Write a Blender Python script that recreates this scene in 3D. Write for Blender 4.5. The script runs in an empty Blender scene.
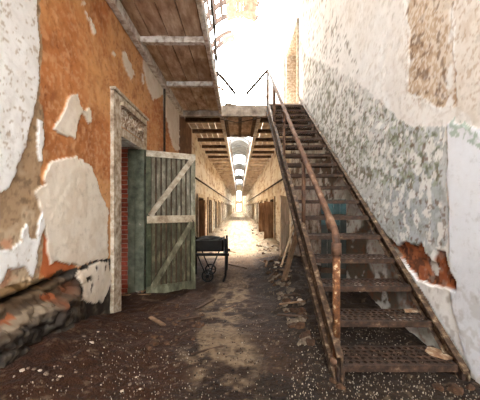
import bpy, math, random
import numpy as np
from mathutils import Vector, Matrix

random.seed(7)
RNG = np.random.default_rng(11)
SC = bpy.context.scene
COL = SC.collection
F = 270.0; CX = 239.0; CY = 207.0; EYE = 1.21
XL = -1.55; XR = 1.62
PI = math.pi

SKY_E, SUN_E, EXPO = 16.5, 32.0, 0.72
# ------------------------------------------------------------------ helpers
def s2l(c):
    return tuple(((v/255.0)/12.92 if v/255.0 <= .04045 else ((v/255.0+.055)/1.055)**2.4) for v in c)

def sm(a, b, x):
    t = np.clip((x-a)/(b-a), 0, 1)
    return t*t*(3-2*t)

def _hash(ix, iy, iz):
    h = (ix*374761393 + iy*668265263 + iz*2147483647 + 1274126177) & 0xFFFFFFFF
    h = ((h ^ (h >> 13))*1274126177) & 0xFFFFFFFF
    h = ((h ^ (h >> 16))*2246822519) & 0xFFFFFFFF
    return ((h ^ (h >> 15)) & 0xFFFFFF)/float(0xFFFFFF)

def vnoise(x, y, z):
    x, y, z = np.broadcast_arrays(np.asarray(x, float), np.asarray(y, float), np.asarray(z, float))
    fx, fy, fz = np.floor(x), np.floor(y), np.floor(z)
    ix, iy, iz = fx.astype(np.int64), fy.astype(np.int64), fz.astype(np.int64)
    u, v, w = x-fx, y-fy, z-fz
    u = u*u*(3-2*u); v = v*v*(3-2*v); w = w*w*(3-2*w)
    r = 0
    for dx in (0, 1):
        for dy in (0, 1):
            for dz in (0, 1):
                r = r + _hash(ix+dx, iy+dy, iz+dz)*(u if dx else 1-u)*(v if dy else 1-v)*(w if dz else 1-w)
    return r

def fbm(x, y, z=0.0, o=4, g=.5):
    r = 0; a = 1; t = 0; s = 1.0
    for k in range(o):
        r = r + a*vnoise(np.asarray(x)*s+17.3*k, np.asarray(y)*s+5.1*k, np.asarray(z)*s+9.7*k)
        t += a; a *= g; s *= 2.03
    return r/t            # 0..1, mean .5

def inpoly(px, py, poly):
    inside = np.zeros(px.shape, bool)
    n = len(poly)
    for i in range(n):
        x0, y0 = poly[i]; x1, y1 = poly[(i+1) % n]
        if y0 == y1: continue
        c = ((y0 > py) != (y1 > py)) & (px < (x1-x0)*(py-y0)/(y1-y0)+x0)
        inside ^= c
    return inside

def at(px, py, Y):
    return Vector(((px-CX)*Y/F, Y, EYE-(py-CY)*Y/F))

# ------------------------------------------------------------------ mesh builder
class MB:
    def __init__(s):
        s.v = []; s.f = []; s.t = []; s.tint = (1, 1, 1)
    def add(s, vs, fs, tint=None):
        b = len(s.v)
        s.v += [tuple(p) for p in vs]
        s.f += [tuple(i+b for i in f) for f in fs]
        s.t += [tint or s.tint]*len(fs)
        return s
    def hexa(s, c, tint=None):          # 8 corners: bottom 4 ccw, top 4 ccw
        return s.add(c, [(3,2,1,0),(4,5,6,7),(0,1,5,4),(1,2,6,5),(2,3,7,6),(3,0,4,7)], tint)
    def box(s, lo, hi, tint=None):
        x0,y0,z0 = lo; x1,y1,z1 = hi
        return s.hexa([(x0,y0,z0),(x1,y0,z0),(x1,y1,z0),(x0,y1,z0),(x0,y0,z1),(x1,y0,z1),(x1,y1,z1),(x0,y1,z1)], tint)
    def beam(s, p0, p1, w, h, up=(0,0,1), tint=None, jag=0):
        p0 = Vector(p0); p1 = Vector(p1); d = (p1-p0).normalized()
        up = Vector(up)
        if abs(d.dot(up)) > .95: up = Vector((0,1,0))
        r = d.cross(up).normalized(); u = r.cross(d).normalized()
        c = []
        for p in (p0, p1):
            for a, b in ((-1,-1),(1,-1),(1,1),(-1,1)):
                c.append(p + r*(a*w/2) + u*(b*h/2) + d*random.uniform(-jag, jag))
        return s.add(c, [(3,2,1,0),(4,5,6,7),(0,1,5,4),(1,2,6,5),(2,3,7,6),(3,0,4,7)], tint)
    def tube(s, pts, r, n=10, tint=None, cap=True):
        pts = [Vector(p) for p in pts]; rs = r if isinstance(r, (list, tuple)) else [r]*len(pts)
        vs = []; prev = None
        for i, p in enumerate(pts):
            d = (pts[min(i+1, len(pts)-1)]-pts[max(i-1, 0)]).normalized()
            if prev is None:
                a = Vector((0,0,1)) if abs(d.z) < .9 else Vector((1,0,0))
                e = d.cross(a).normalized()
            else:
                e = (prev-d*prev.dot(d)).normalized()
            prev = e; g = d.cross(e)
            for k in range(n):
                t = 2*PI*k/n
                vs.append(p+(e*math.cos(t)+g*math.sin(t))*rs[i])
        fs = []
        for i in range(len(pts)-1):
            for k in range(n):
                a = i*n+k; b = i*n+(k+1) % n
                fs.append((a, b, b+n, a+n))
        if cap:
            fs.append(tuple(range(n-1, -1, -1))); fs.append(tuple(range((len(pts)-1)*n, len(pts)*n)))
        return s.add(vs, fs, tint)
    def rock(s, c, size, seed=0, flat=1.0, tint=None, n=2):
        ico = icos(n)
        V = np.array(ico[0]); sd = seed*7.13
        k = .25+1.5*fbm(V[:,0]*1.6+sd, V[:,1]*1.6+sd*.3, V[:,2]*1.6, 4, .6)
        V = V*k[:,None]*np.array([size, size*(.6+.4*((seed*37) % 10)/10), size*flat])
        a = seed*2.4; ca, sa = math.cos(a), math.sin(a)
        V = np.stack([V[:,0]*ca-V[:,1]*sa, V[:,0]*sa+V[:,1]*ca, V[:,2]], 1)+np.array(c)
        return s.add([tuple(p) for p in V], ico[1], tint)
    def build(s, name, mat, parent=None, bevel=0, smooth=False, loc=None):
        me = bpy.data.meshes.new(name)
        me.from_pydata(s.v, [], s.f); me.update()
        at_ = me.attributes.new('tint', 'FLOAT_COLOR', 'FACE')
        arr = np.ones((len(s.f), 4), np.float32)
        arr[:, :3] = np.array(s.t, np.float32)
        at_.data.foreach_set('color', arr.ravel())
        me.materials.append(mat)
        if smooth:
            me.polygons.foreach_set('use_smooth', [True]*len(me.polygons))
        o = bpy.data.objects.new(name, me); COL.objects.link(o)
        if parent is not None: o.parent = parent
        if loc is not None: o.location = loc
        if bevel:
            m = o.modifiers.new('bevel', 'BEVEL'); m.width = bevel; m.segments = 2
            m.limit_method = 'ANGLE'
        return o

_ic = {}
def icos(n):
    if n in _ic: return _ic[n]
    t = (1+5**.5)/2
    v = [Vector(p).normalized() for p in [(-1,t,0),(1,t,0),(-1,-t,0),(1,-t,0),(0,-1,t),(0,1,t),(0,-1,-t),(0,1,-t),(t,0,-1),(t,0,1),(-t,0,-1),(-t,0,1)]]
    f = [(0,11,5),(0,5,1),(0,1,7),(0,7,10),(0,10,11),(1,5,9),(5,11,4),(11,10,2),(10,7,6),(7,1,8),(3,9,4),(3,4,2),(3,2,6),(3,6,8),(3,8,9),(4,9,5),(2,4,11),(6,2,10),(8,6,7),(9,8,1)]
    for _ in range(n):
        ca = {}; nf = []
        def mid(a, b):
            k = (min(a,b), max(a,b))
            if k not in ca:
                ca[k] = len(v); v.append(((v[a]+v[b])/2).normalized())
            return ca[k]
        for a, b, c in f:
            x, y, z = mid(a,b), mid(b,c), mid(c,a)
            nf += [(a,x,z),(b,y,x),(c,z,y),(x,y,z)]
        f = nf
    _ic[n] = ([tuple(p) for p in v], f)
    return _ic[n]

def tag(o, label=None, cat=None, group=None, kind=None):
    if label: o['label'] = label
    if cat: o['category'] = cat
    if group: o['group'] = group
    if kind: o['kind'] = kind
    return o

def thing(name, label, cat, loc=(0,0,0), group=None):
    o = bpy.data.objects.new(name, None); COL.objects.link(o)
    o.empty_display_size = .1; o.location = loc
    return tag(o, label, cat, group)

def copy_tree(root, loc, rz=None, label=None):
    r = root.copy(); COL.objects.link(r); r.location = loc
    if rz is not None: r.rotation_euler = (0, 0, rz)
    if label: r['label'] = label
    for ch in list(root.children):
        c = ch.copy(); COL.objects.link(c); c.parent = r
        for g in list(ch.children):
            d = g.copy(); COL.objects.link(d); d.parent = c
    return r

# ------------------------------------------------------------------ materials
def mat(name, stops, scale=6, detail=6, rough=.85, bump=.3, bscale=None, metal=0.0, attr='tint', stretch=(1,1,1), interp='LINEAR', bdist=.01):
    m = bpy.data.materials.new(name); m.use_nodes = True
    nt = m.node_tree; N = nt.nodes; L = nt.links
    p = N['Principled BSDF']; p.inputs['Roughness'].default_value = rough
    p.inputs['Metallic'].default_value = metal
    p.inputs['Specular IOR Level'].default_value = .25
    tc = N.new('ShaderNodeTexCoord'); mp = N.new('ShaderNodeMapping'); mp.inputs['Scale'].default_value = stretch
    L.new(tc.outputs['Object'], mp.inputs['Vector'])
    no = N.new('ShaderNodeTexNoise'); no.inputs['Scale'].default_value = scale; no.inputs['Detail'].default_value = detail
    no.inputs['Roughness'].default_value = .62
    L.new(mp.outputs['Vector'], no.inputs['Vector'])
    cr = N.new('ShaderNodeValToRGB'); cr.color_ramp.interpolation = interp
    e = cr.color_ramp.elements
    while len(e) > 1: e.remove(e[-1])
    e[0].position = stops[0][0]; e[0].color = s2l(stops[0][1])+(1,)
    for ps, c in stops[1:]:
        q = e.new(ps); q.color = s2l(c)+(1,)
    L.new(no.outputs['Fac'], cr.inputs['Fac'])
    a = N.new('ShaderNodeAttribute'); a.attribute_name = attr
    mx = N.new('ShaderNodeMix'); mx.data_type = 'RGBA'; mx.blend_type = 'MULTIPLY'; mx.inputs['Factor'].default_value = 1
    L.new(cr.outputs['Color'], mx.inputs['A']); L.new(a.outputs['Color'], mx.inputs['B'])
    L.new(mx.outputs['Result'], p.inputs['Base Color'])
    if bump:
        n2 = N.new('ShaderNodeTexNoise'); n2.inputs['Scale'].default_value = bscale or scale*3; n2.inputs['Detail'].default_value = 5
        L.new(mp.outputs['Vector'], n2.inputs['Vector'])
        b = N.new('ShaderNodeBump'); b.inputs['Strength'].default_value = bump; b.inputs['Distance'].default_value = bdist
        L.new(n2.outputs['Fac'], b.inputs['Height']); L.new(b.outputs['Normal'], p.inputs['Normal'])
    return m

W = (255,255,255)
M = {}
M['wall'] = mat('weathered_wall', [(.25,(222,218,214)),(.45,(250,249,248)),(.75,W)], 14, 8, .9, .35, 34, attr='col', bdist=.006)
M['ground'] = mat('dirt_floor', [(.25,(150,140,128)),(.5,(228,220,208)),(.75,W)], 22, 8, .95, .9, 45, attr='col', bdist=.02)
M['rust'] = mat('rusty_iron', [(.3,(58,40,30)),(.45,(92,60,40)),(.58,(140,84,48)),(.72,(176,116,72))], 16, 8, .75, .4, 60, .1)
M['rust_dark'] = mat('dark_rusty_iron', [(.3,(34,25,20)),(.5,(58,41,32)),(.66,(92,66,48)),(.78,(134,108,88))], 14, 8, .75, .4, 60, .1)
M['tread'] = mat('rusty_tread', [(.3,(30,21,16)),(.48,(50,35,26)),(.62,(74,52,38)),(.74,(118,96,76))], 14, 8, .8, .4, 60, .05)
M['stringer'] = mat('stringer_iron', [(.3,(38,28,20)),(.48,(66,48,35)),(.58,(100,78,58)),(.68,(156,138,116))], 18, 8, .8, .4, 60, .05)
M['rail'] = mat('rusty_pipe', [(.3,(58,40,30)),(.48,(92,64,48)),(.6,(116,86,66)),(.72,(150,126,106))], 12, 8, .7, .3, 60, .1)
M['newel'] = mat('flaking_rusty_pipe', [(.3,(50,32,22)),(.46,(92,56,32)),(.56,(116,72,40)),(.61,(170,146,116)),(.8,(190,172,144))], 26, 8, .75, .5, 60, .05)
M['oldwood'] = mat('old_grey_wood', [(.3,(96,82,70)),(.5,(150,134,118)),(.7,(190,176,160))], 5, 8, .9, .4, 20, stretch=(1,1,1))
M['deck'] = mat('deck_boards', [(.28,(112,90,74)),(.42,(164,136,116)),(.55,(190,166,146)),(.68,(218,202,186))], 4, 10, .9, .4, 22, stretch=(2.2,.7,2.2))
M['deckfar'] = mat('lit_deck_boards', [(.28,(140,122,102)),(.5,(196,180,160)),(.68,(220,208,190))], 3, 8, .9, .3, 22)  # boards beyond the bridge, floor bounce painted into the lighter colour
M['beam'] = mat('flaking_white_beam', [(.3,(140,124,110)),(.45,(184,172,160)),(.55,(214,208,200)),(.75,(230,226,222))], 12, 8, .9, .4, 30)
M['joist'] = mat('dark_joist', [(.3,(58,42,32)),(.6,(102,80,62)),(.8,(150,126,102))], 8, 6, .9, .4, 30)
M['frame'] = mat('door_frame_wood', [(.3,(120,98,78)),(.46,(164,146,124)),(.6,(196,184,166)),(.75,(214,206,192))], 14, 8, .9, .4, 40)
M['carved'] = mat('carved_panel_wood', [(.35,(104,80,62)),(.48,(160,138,116)),(.58,(206,196,182)),(.75,(220,214,204))], 24, 8, .9, .5, 50)
M['leafgreen'] = mat('green_door_paint', [(.3,(80,70,58)),(.42,(112,106,92)),(.52,(128,122,108)),(.6,(162,154,140)),(.75,(188,182,168))], 10, 10, .85, .4, 40, stretch=(1,1,.45))
M['leafgrey'] = mat('worn_door_rail', [(.3,(112,96,80)),(.48,(160,148,132)),(.62,(186,178,164)),(.75,(204,198,188))], 10, 9, .85, .4, 40)
M['jamb'] = mat('green_jamb_paint', [(.3,(54,54,44)),(.5,(80,83,68)),(.66,(98,100,84)),(.74,(150,144,130))], 9, 8, .8, .3, 40)
M['brick'] = mat('brick', [(.3,(110,54,42)),(.6,(156,80,60)),(.8,(176,108,86))], 20, 6, .95, .4, 60)
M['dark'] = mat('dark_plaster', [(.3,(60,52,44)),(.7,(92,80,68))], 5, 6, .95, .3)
M['cream'] = mat('cream_frame', [(.3,(150,128,100)),(.5,(206,188,158)),(.75,(226,212,188))], 6, 8, .9, .3, 30)
M['browndoor'] = mat('brown_door', [(.3,(90,62,42)),(.55,(140,104,74)),(.75,(176,142,108))], 5, 6, .9, .3, 30, stretch=(1,1,.3))
M['paledoor'] = mat('pale_board', [(.3,(172,142,112)),(.55,(226,196,162)),(.75,(236,216,188))], 5, 6, .9, .3, 30, stretch=(1,1,.3))
M['vault'] = mat('vault_boards', [(.3,(72,56,44)),(.5,(112,92,74)),(.7,(140,120,100))], 5, 8, .9, .3, 30)
M['lath'] = mat('dark_lath', [(.3,(40,28,22)),(.7,(74,56,44))], 8, 6, .9, .3, 30)
M['farroof'] = mat('far_roof', [(.3,(120,122,124)),(.6,(170,172,172))], 1.5, 5, .9, .2)
M['cart'] = mat('dark_iron_cart', [(.3,(9,8,7)),(.6,(18,15,12)),(.8,(34,27,22))], 10, 6, .7, .3, 40, .2)
M['cartwood'] = mat('dark_tray_wood', [(.3,(12,10,8)),(.6,(24,20,16)),(.8,(44,36,28))], 8, 6, .85, .3, 40)
M['timber'] = mat('brown_timber', [(.3,(66,48,34)),(.55,(108,82,60)),(.75,(146,118,90))], 8, 7, .9, .4, 40)
M['darktimber'] = mat('dark_timber', [(.3,(40,28,20)),(.6,(72,52,38)),(.8,(104,80,60))], 8, 7, .9, .4, 40)
M['plasterchip'] = mat('plaster_chip', [(.3,(112,96,78)),(.5,(156,142,124)),(.75,(190,180,164))], 9, 6, .9, .3, 40)
M['chunk'] = mat('masonry_chunk', [(.3,(62,50,40)),(.55,(100,85,70)),(.75,(142,128,111))], 12, 7, .95, .5, 40)
M['soilchunk'] = mat('soil_clod', [(.3,(40,26,16)),(.55,(68,46,30)),(.75,(100,72,50))], 12, 7, .95, .5, 40)
M['flake'] = mat('rusty_plaster_flake', [(.3,(96,64,44)),(.5,(140,108,82)),(.66,(176,156,134))], 16, 7, .9, .4, 50)
M['mortar'] = mat('grey_mortar', [(.3,(120,108,96)),(.6,(160,148,134))], 12, 5, .95, .3, 50)
M['teal'] = mat('teal_paint', [(.3,(44,56,54)),(.5,(60,82,82)),(.65,(80,102,100)),(.75,(130,130,116))], 6, 8, .85, .3, 30)
M['pipe'] = mat('dark_pipe', [(.3,(40,32,26)),(.6,(70,56,44)),(.8,(100,80,62))], 10, 6, .7, .2, 40, .2)

# ------------------------------------------------------------------ ground height
def gz(x, y):
    x = np.asarray(x, float); y = np.asarray(y, float)
    z = -.18*sm(2.4, 4.4, y) - .12*sm(5, 9, y)
    # earth banked up against the near left wall
    z = z + .24*sm(-.55, -1.5, x)*sm(3.3, 1.9, y)
    # rubble bank on the right of the corridor, running behind the staircase
    z = z + .20*sm(.35, 1.0, x)*sm(2.3, 3.6, y)*sm(9.5, 6.0, y)
    # low drifts along the foot of the corridor walls
    z = z + .10*sm(.75, 1.4, np.abs(x))*sm(8, 11, y)
    a = .045*sm(1.0, 2.0, y)+.02
    z = z + (fbm(x*1.7+3, y*1.7, 0, 4)-.5)*.10 + (fbm(x*9, y*9, 2, 3)-.5)*.035*sm(60, 5, y)
    bank = sm(.3, .8, x)*sm(2.2, 3.2, y)*sm(10, 6, y) + sm(-.6, -1.2, x)*sm(1, 2, y)*sm(9, 4, y)*.6
    z = z + (fbm(x*5, y*5, 7, 3)-.5)*.16*np.clip(bank, 0, 1)
    return z
_gx = np.arange(-2.2, 2.21, .02); _gy = np.arange(-1, 31, .03)
_GT = gz(*np.meshgrid(_gx, _gy, indexing='ij'))
def gv(x, y):
    u = np.clip((np.asarray(x)+2.2)/.02, 0, len(_gx)-1.001); v = np.clip((np.asarray(y)+1)/.03, 0, len(_gy)-1.001)
    i = u.astype(int); j = v.astype(int); a = u-i; b = v-j
    return _GT[i,j]*(1-a)*(1-b)+_GT[i+1,j]*a*(1-b)+_GT[i,j+1]*(1-a)*b+_GT[i+1,j+1]*a*b
def g1(x, y): return float(gv(np.float64(x), np.float64(y)))

def gpt(px, py):
    Y = np.linspace(1.3, 30, 3000)
    z = EYE-(py-CY)*Y/F; x = (px-CX)*Y/F
    k = int(np.argmax(z <= gv(x, Y)))
    return float(x[k]), float(Y[k]), g1(x[k], Y[k])

# ------------------------------------------------------------------ grid surface with colour attribute
def grid_obj(name, P, C, keep=None, material=None, flip=False):
    n, m = P.shape[:2]
    idx = np.arange(n*m).reshape(n, m)
    q = np.stack([idx[:-1,:-1], idx[1:,:-1], idx[1:,1:], idx[:-1,1:]], -1).reshape(-1, 4)
    if flip: q = q[:, ::-1]
    if keep is not None: q = q[keep.reshape(-1)]
    me = bpy.data.meshes.new(name)
    me.vertices.add(n*m); me.vertices.foreach_set('co', P.reshape(-1).astype(np.float32))
    me.loops.add(q.size); me.loops.foreach_set('vertex_index', q.reshape(-1).astype(np.int32))
    me.polygons.add(len(q)); me.polygons.foreach_set('loop_start', np.arange(0, q.size, 4, dtype=np.int32))
    me.update(calc_edges=True)
    at_ = me.attributes.new('col', 'FLOAT_COLOR', 'POINT')
    A = np.ones((n*m, 4), np.float32); A[:, :3] = C.reshape(-1, 3)
    at_.data.foreach_set('color', A.ravel())
    me.polygons.foreach_set('use_smooth', [True]*len(q))
    me.materials.append(material); me.validate()
    o = bpy.data.objects.new(name, me); COL.objects.link(o)
    o['kind'] = 'structure'
    return o

def L3(c): return np.array(s2l(c))
def lerp(C, mask, c):
    m = np.asarray(mask, float)[..., None]
    return C*(1-m)+np.asarray(c)*m

INV = np.concatenate([np.arange(1/1.45, 1/110., -.0019), [1/110.]])
YS = np.concatenate([np.arange(-4, 1.45, .15), 1/INV])

# ================================================================== FLOOR
def build_floor():
    inv = np.concatenate([np.arange(1/1.25, 1/110., -.0026), [1/110.]])
    ys = np.concatenate([np.arange(-4, 1.25, .12), 1/inv])
    xs = np.linspace(-1.95, 1.95, 290)
    X, Y = np.meshgrid(xs, ys, indexing='ij')
    Z = gz(X, Y)
    Yc = np.maximum(Y, .9)
    px = CX+F*X/Yc; py = CY-F*(Z-EYE)/Yc
    n1 = fbm(X*2.2, Y*2.2, 1, 5); n2 = fbm(X*7, Y*7, 4, 4); n3 = fbm(X*26, Y*26, 9, 3)
    C = np.zeros(X.shape+(3,))+L3((54,33,18))
    C = lerp(C, sm(.45,.62,n1), L3((44,25,12)))
    C = lerp(C, sm(.5,.62,n2)*.5, L3((72,52,37)))
    # reddish earth on the left near the wall
    C = lerp(C, sm(-.25,-.7,X+(n1-.5)*.8)*sm(5.0,3.2,Y)*.95, L3((62,33,13)))
    # dark trampled debris on the right
    C = lerp(C, sm(.2,.55,X+(n1-.5)*.6)*sm(9,5,Y)*.85, L3((46,31,18)))
    # sandy beaten path
    xc = -.08-.10*sm(1.5,2.5,Y)+.05*sm(2.5,6,Y)
    wd = .30+.08*sm(3,1.4,Y)+.25*sm(4,7,Y)+.6*sm(7,11,Y)
    path = sm(1.0,.55,np.abs(X-xc+(n1-.5)*.5)/wd)
    C = lerp(C, path*sm(.40,.60,n2+.04)*.85*sm(6.5,4,Y), L3((136,116,94)))
    C = lerp(C, path*sm(.58,.7,n2)*.5, L3((80,62,46)))
    # corridor light painted in: floor colour lifted with distance
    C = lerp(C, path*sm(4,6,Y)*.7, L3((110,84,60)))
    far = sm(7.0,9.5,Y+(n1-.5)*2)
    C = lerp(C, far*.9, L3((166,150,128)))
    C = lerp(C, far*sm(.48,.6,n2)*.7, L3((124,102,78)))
    # dark wet patch
    w = inpoly(px+(n2-.5)*26, py+(n1-.5)*16, [(258,384),(268,373),(283,372),(296,376),(318,372),(322,388),(330,410),(246,410),(252,396)])
    C = lerp(C, w*.8, L3((44,31,22)))
    # grit
    C = lerp(C, sm(.68,.74,n3)*.35*(1-w*.6), L3((140,122,100)))
    C = lerp(C, sm(.34,.28,n3)*.5, L3((40,28,20)))
    C = C*np.where(Y < 7, .72, .72+.28*sm(7,9,Y))[...,None]  # near ground darkened against the brighter corridor floor
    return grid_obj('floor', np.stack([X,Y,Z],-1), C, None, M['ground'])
build_floor()

# ================================================================== LEFT WALL
L_DOORS = [10.7+3.35*k for k in range(15)]
R_DOORS = [12.85+3.35*k for k in range(14)]
DW = .72; DZ0 = -.6; DZ1 = 1.55

def zgrid(top):
    return np.concatenate([np.arange(-.5, 3.0, .0145), np.arange(3.0, top, .028), [top]])

def keepmask(Y, Z, holes):
    yc = (Y[:-1,:-1]+Y[1:,1:])/2; zc = (Z[:-1,:-1]+Z[1:,1:])/2
    k = np.ones(yc.shape, bool)
    for y0,y1,z0,z1 in holes:
        k &= ~((yc > y0)&(yc < y1)&(zc > z0)&(zc < z1))
    return k

D1Y0, D1Y1, D1Z = 3.45, 4.29, 2.15
def build_left():
    zs = zgrid(8.7)
    Y, Z = np.meshgrid(YS, zs, indexing='ij')
    n1 = fbm(Y*1.6, Z*1.6, 3, 5); n2 = fbm(Y*6, Z*6, 5, 4); n3 = fbm(Y*20, Z*20, 8, 3); n4 = fbm(Y*45, Z*45, 1, 2)
    near = sm(3.5, 2.2, Y)
    # rough stone footing, stepping out from the wall
    foot = sm(.68,.60,Z+(n1-.5)*.25)
    d = foot*(.01+(n1-.4)*.10)*sm(3.2,2.6,Y)
    ledge = sm(.50,.43,Z+(n2-.5)*.12)*sm(2.75,2.3,Y+(n2-.5)*.3)
    d = d+ledge*(.10+(n2-.5)*.12)
    wx = Y*4.2+(n2-.5)*.9; wz_ = (Z+.10*(Y-1.75))*7.5+(n1-.5)*1.2
    f1 = np.full(Y.shape, 9.); f2 = np.full(Y.shape, 9.); cid = np.zeros(Y.shape)
    sel = (Z < 1.0)&(Y < 4)&(Y > 1)
    bx, bz = np.floor(wx[sel]).astype(np.int64), np.floor(wz_[sel]).astype(np.int64)
    g1_ = np.full(bx.shape, 9.); g2_ = np.full(bx.shape, 9.); ci = np.zeros(bx.shape)
    for i in (-1,0,1):
        for j in (-1,0,1):
            hx_ = _hash(bx+i, bz+j, bx*0+3); hz_ = _hash(bx+i, bz+j, bx*0+9)
            dd = np.hypot(bx+i+hx_-wx[sel], bz+j+hz_-wz_[sel])
            ci = np.where(dd < g1_, hx_, ci); g2_ = np.minimum(np.maximum(dd, g1_), g2_); g1_ = np.minimum(dd, g1_)
    f1[sel] = g1_; f2[sel] = g2_; cid[sel] = ci
    crack = sm(.16,.02,f2-f1)
    d = d+foot*((cid-.5)*.035-crack*.03+(n3-.5)*.03+(n4-.5)*.012)*sm(2.9,2.3,Y)
    groove = np.exp(-((Z-.60-(n1-.5)*.1)/.022)**2)*sm(2.6,2.2,Y)
    d = d-groove*.09
    d = d+(n2-.5)*.012+(n3-.5)*.008*sm(6,3,Y)
    Yc = np.maximum(Y, .9)
    def proj(dd):
        wy = Yc*(1+(n2-.5)*.025+(n3-.5)*.016); wz = Z+(n2-.5)*.05*Yc/2.2+(fbm(Y*20+9, Z*20, 2, 3)-.5)*.035*Yc/2.2
        x = XL+dd
        return CX+F*x/wy, CY-F*(wz-EYE)/wy
    px, py = proj(d)
    # --- base render: tan undercoat at the near end, orange render beyond
    tan = L3((170,142,112)); orange = L3((184,118,70))
    C = np.zeros(Y.shape+(3,))+orange
    C = lerp(C, sm(.42,.62,n1), L3((204,150,100)))
    C = lerp(C, sm(.48,.36,n2)*.55, L3((152,92,52)))
    crk = np.abs(fbm(Y*5, Z*5+Y*2, 66, 4)-.5)
    C = lerp(C, sm(.010,.002,crk)*.55, L3((110,62,36)))
    C = lerp(C, sm(.55,.66,fbm(Y*28, Z*28, 31, 3))*.35, L3((214,170,128)))
    C = lerp(C, sm(.60,.70,n3)*.5, L3((208,162,120)))
    C = lerp(C, sm(.34,.27,n3)*.3, L3((120,66,38)))
    C = lerp(C, sm(1.6,.2,np.abs(Y-2.2))*sm(1.8,2.6,Z)*.5*sm(.35,.6,n1), L3((212,150,92)))
    tanm = inpoly(px, py, [(-900,-900),(41,-900),(40,0),(42,60),(39,100),(44,125),(43,160),(38,185),(47,215),(46,250),(40,272),(36,288),(-900,300)])
    Ct = np.zeros_like(C)+tan
    Ct = lerp(Ct, sm(.45,.6,n2)*.7, L3((196,176,150)))
    Ct = lerp(Ct, sm(.66,.74,n2)*.6, L3((196,126,92)))
    Ct = lerp(Ct, sm(.55,.66,fbm(Y*34, Z*34, 35, 3))*.5, L3((132,108,84)))
    Ct = lerp(Ct, sm(.36,.28,n3)*.7, L3((120,98,76)))
    C = np.where(tanm[...,None], Ct, C)
    # --- plaster that still clings on
    white = np.zeros(Y.shape, bool)
    P = [[(-900,-900),(35,-900),(34,-20),(35,0),(38,50),(38,85),(34,105),(28,128),(22,150),(15,172),(6,188),(0,192),(-60,205),(-900,240)],
         [(36,121),(41,121),(42,140),(41,161),(37,161),(35,140)],
         [(-200,246),(0,250),(12,246),(20,240),(22,228),(27,222),(28,238),(36,240),(37,224),(42,205),(45,222),(40,238),(38,246),(36,262),(33,277),(29,272),(26,266),(16,266),(8,268),(3,279),(0,283),(-60,300),(-200,320)]]
    for q in P: white |= inpoly(px, py, q)
    cream = np.zeros(Y.shape, bool)
    P2 = [[(33,193),(42,186),(44,172),(50,161),(62,158),(75,158),(88,165),(95,178),(102,197),(107,208),(107,230),(108,257),(92,261),(76,265),(74,262),(50,263),(47,250),(44,232),(40,212),(36,202)],
          [(75,275),(78,269),(87,267),(98,262),(109,259),(111,280),(107,292),(102,301),(92,302),(82,299),(83,288),(80,283)],
          [(70,95),(77,94),(80,104),(84,110),(89,108),(91,122),(87,124),(82,112),(77,120),(75,138),(66,136),(57,132),(52,128),(57,121),(62,112),(65,104)],
          [(122,52),(126,54),(131,66),(134,75),(132,80),(128,77),(123,63)],
          [(111,50),(115,51),(116,56),(113,57)],
          [(83,8),(86,10),(88,18),(95,30),(94,36),(91,34),(88,22)],[(81,0),(84,0),(85,5),(82,6)],
          [(108,-40),(130,-40),(185,90),(168,92),(152,101),(147,87),(143,70),(142,55),(130,33)],
          [(141,74),(143,76),(144,84),(142,86)],
          [(162,80),(179,80),(179,150),(175,152),(172,146),(168,130),(163,108)]]
    for q in P2: cream |= inpoly(px, py, q)
    wspot = sm(.70,.75,fbm(Y*38, Z*38, 36, 2))*.75
    Cw = np.zeros_like(C)+L3((232,230,228)); Cw = lerp(Cw, sm(.52,.66,n2)*.25, L3((212,208,202)))
    Cw = lerp(Cw, wspot, L3((176,158,136)))
    Cc = np.zeros_like(C)+L3((226,214,198)); Cc = lerp(Cc, sm(.5,.64,n2)*.4, L3((208,188,164)))
    holes = np.zeros(Y.shape, bool)
    for q in ([(86,276),(91,277),(91,281),(87,281)],[(94,268),(96,268),(96,273),(94,272)],[(90,285),(93,284),(91,292),(90,292)],[(105,264),(107,264),(106,270)],[(97,276),(99,276),(98,279)]): holes |= inpoly(px, py, q)
    cream &= ~holes
    # --- further along: brown zone then pale cream corridor wall
    brown = np.zeros_like(C)+L3((112,80,58)); brown = lerp(brown, sm(.45,.6,n2)*.6, L3((146,108,80)))
    C = np.where(((Y > 6.95)&(Y <= 8.85))[...,None], brown, C)
    pale = np.zeros_like(C)+L3((234,226,208))
    pale = lerp(pale, sm(.48,.62,n1)*.6, L3((206,184,150)))
    pale = lerp(pale, sm(.60,.68,n2)*.7, L3((160,122,82)))
    pale = lerp(pale, sm(.58,.66,n1)*sm(2.2,1.0,Z)*.6, L3((148,110,72)))
    C = np.where((Y > 8.85)[...,None], pale, C)
    C = np.where(white[...,None], Cw, C); C = np.where(cream[...,None], Cc, C)
    # --- footing colours
    fm = (foot > .5)&(Y < 3.5)&~white&~cream
    Cf = np.zeros_like(C)+L3((98,88,78))
    Cf = lerp(Cf, sm(.45,.6,n2), L3((70,60,52)))
    Cf = lerp(Cf, sm(.56,.66,n3)*.7, L3((142,128,112)))
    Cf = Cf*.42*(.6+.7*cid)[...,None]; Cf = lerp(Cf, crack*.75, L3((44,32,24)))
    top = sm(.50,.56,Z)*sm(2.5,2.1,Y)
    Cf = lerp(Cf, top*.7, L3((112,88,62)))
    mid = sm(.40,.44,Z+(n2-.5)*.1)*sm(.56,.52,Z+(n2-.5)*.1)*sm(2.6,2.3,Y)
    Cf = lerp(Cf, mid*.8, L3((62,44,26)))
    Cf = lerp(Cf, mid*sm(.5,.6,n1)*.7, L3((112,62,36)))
    lt = sm(.5,.58,fbm(Y*4, Z*9, 12, 3))*ledge
    Cf = lerp(Cf, lt*.6, L3((92,78,64)))
    ob_ = inpoly(px, py, [(-200,420),(0,319),(20,308),(40,296),(53,291),(56,297),(40,304),(20,315),(0,327),(-200,430)])
    Cf = lerp(Cf, ob_*sm(.38,.5,n2)*.85, L3((130,70,38)))
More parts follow.
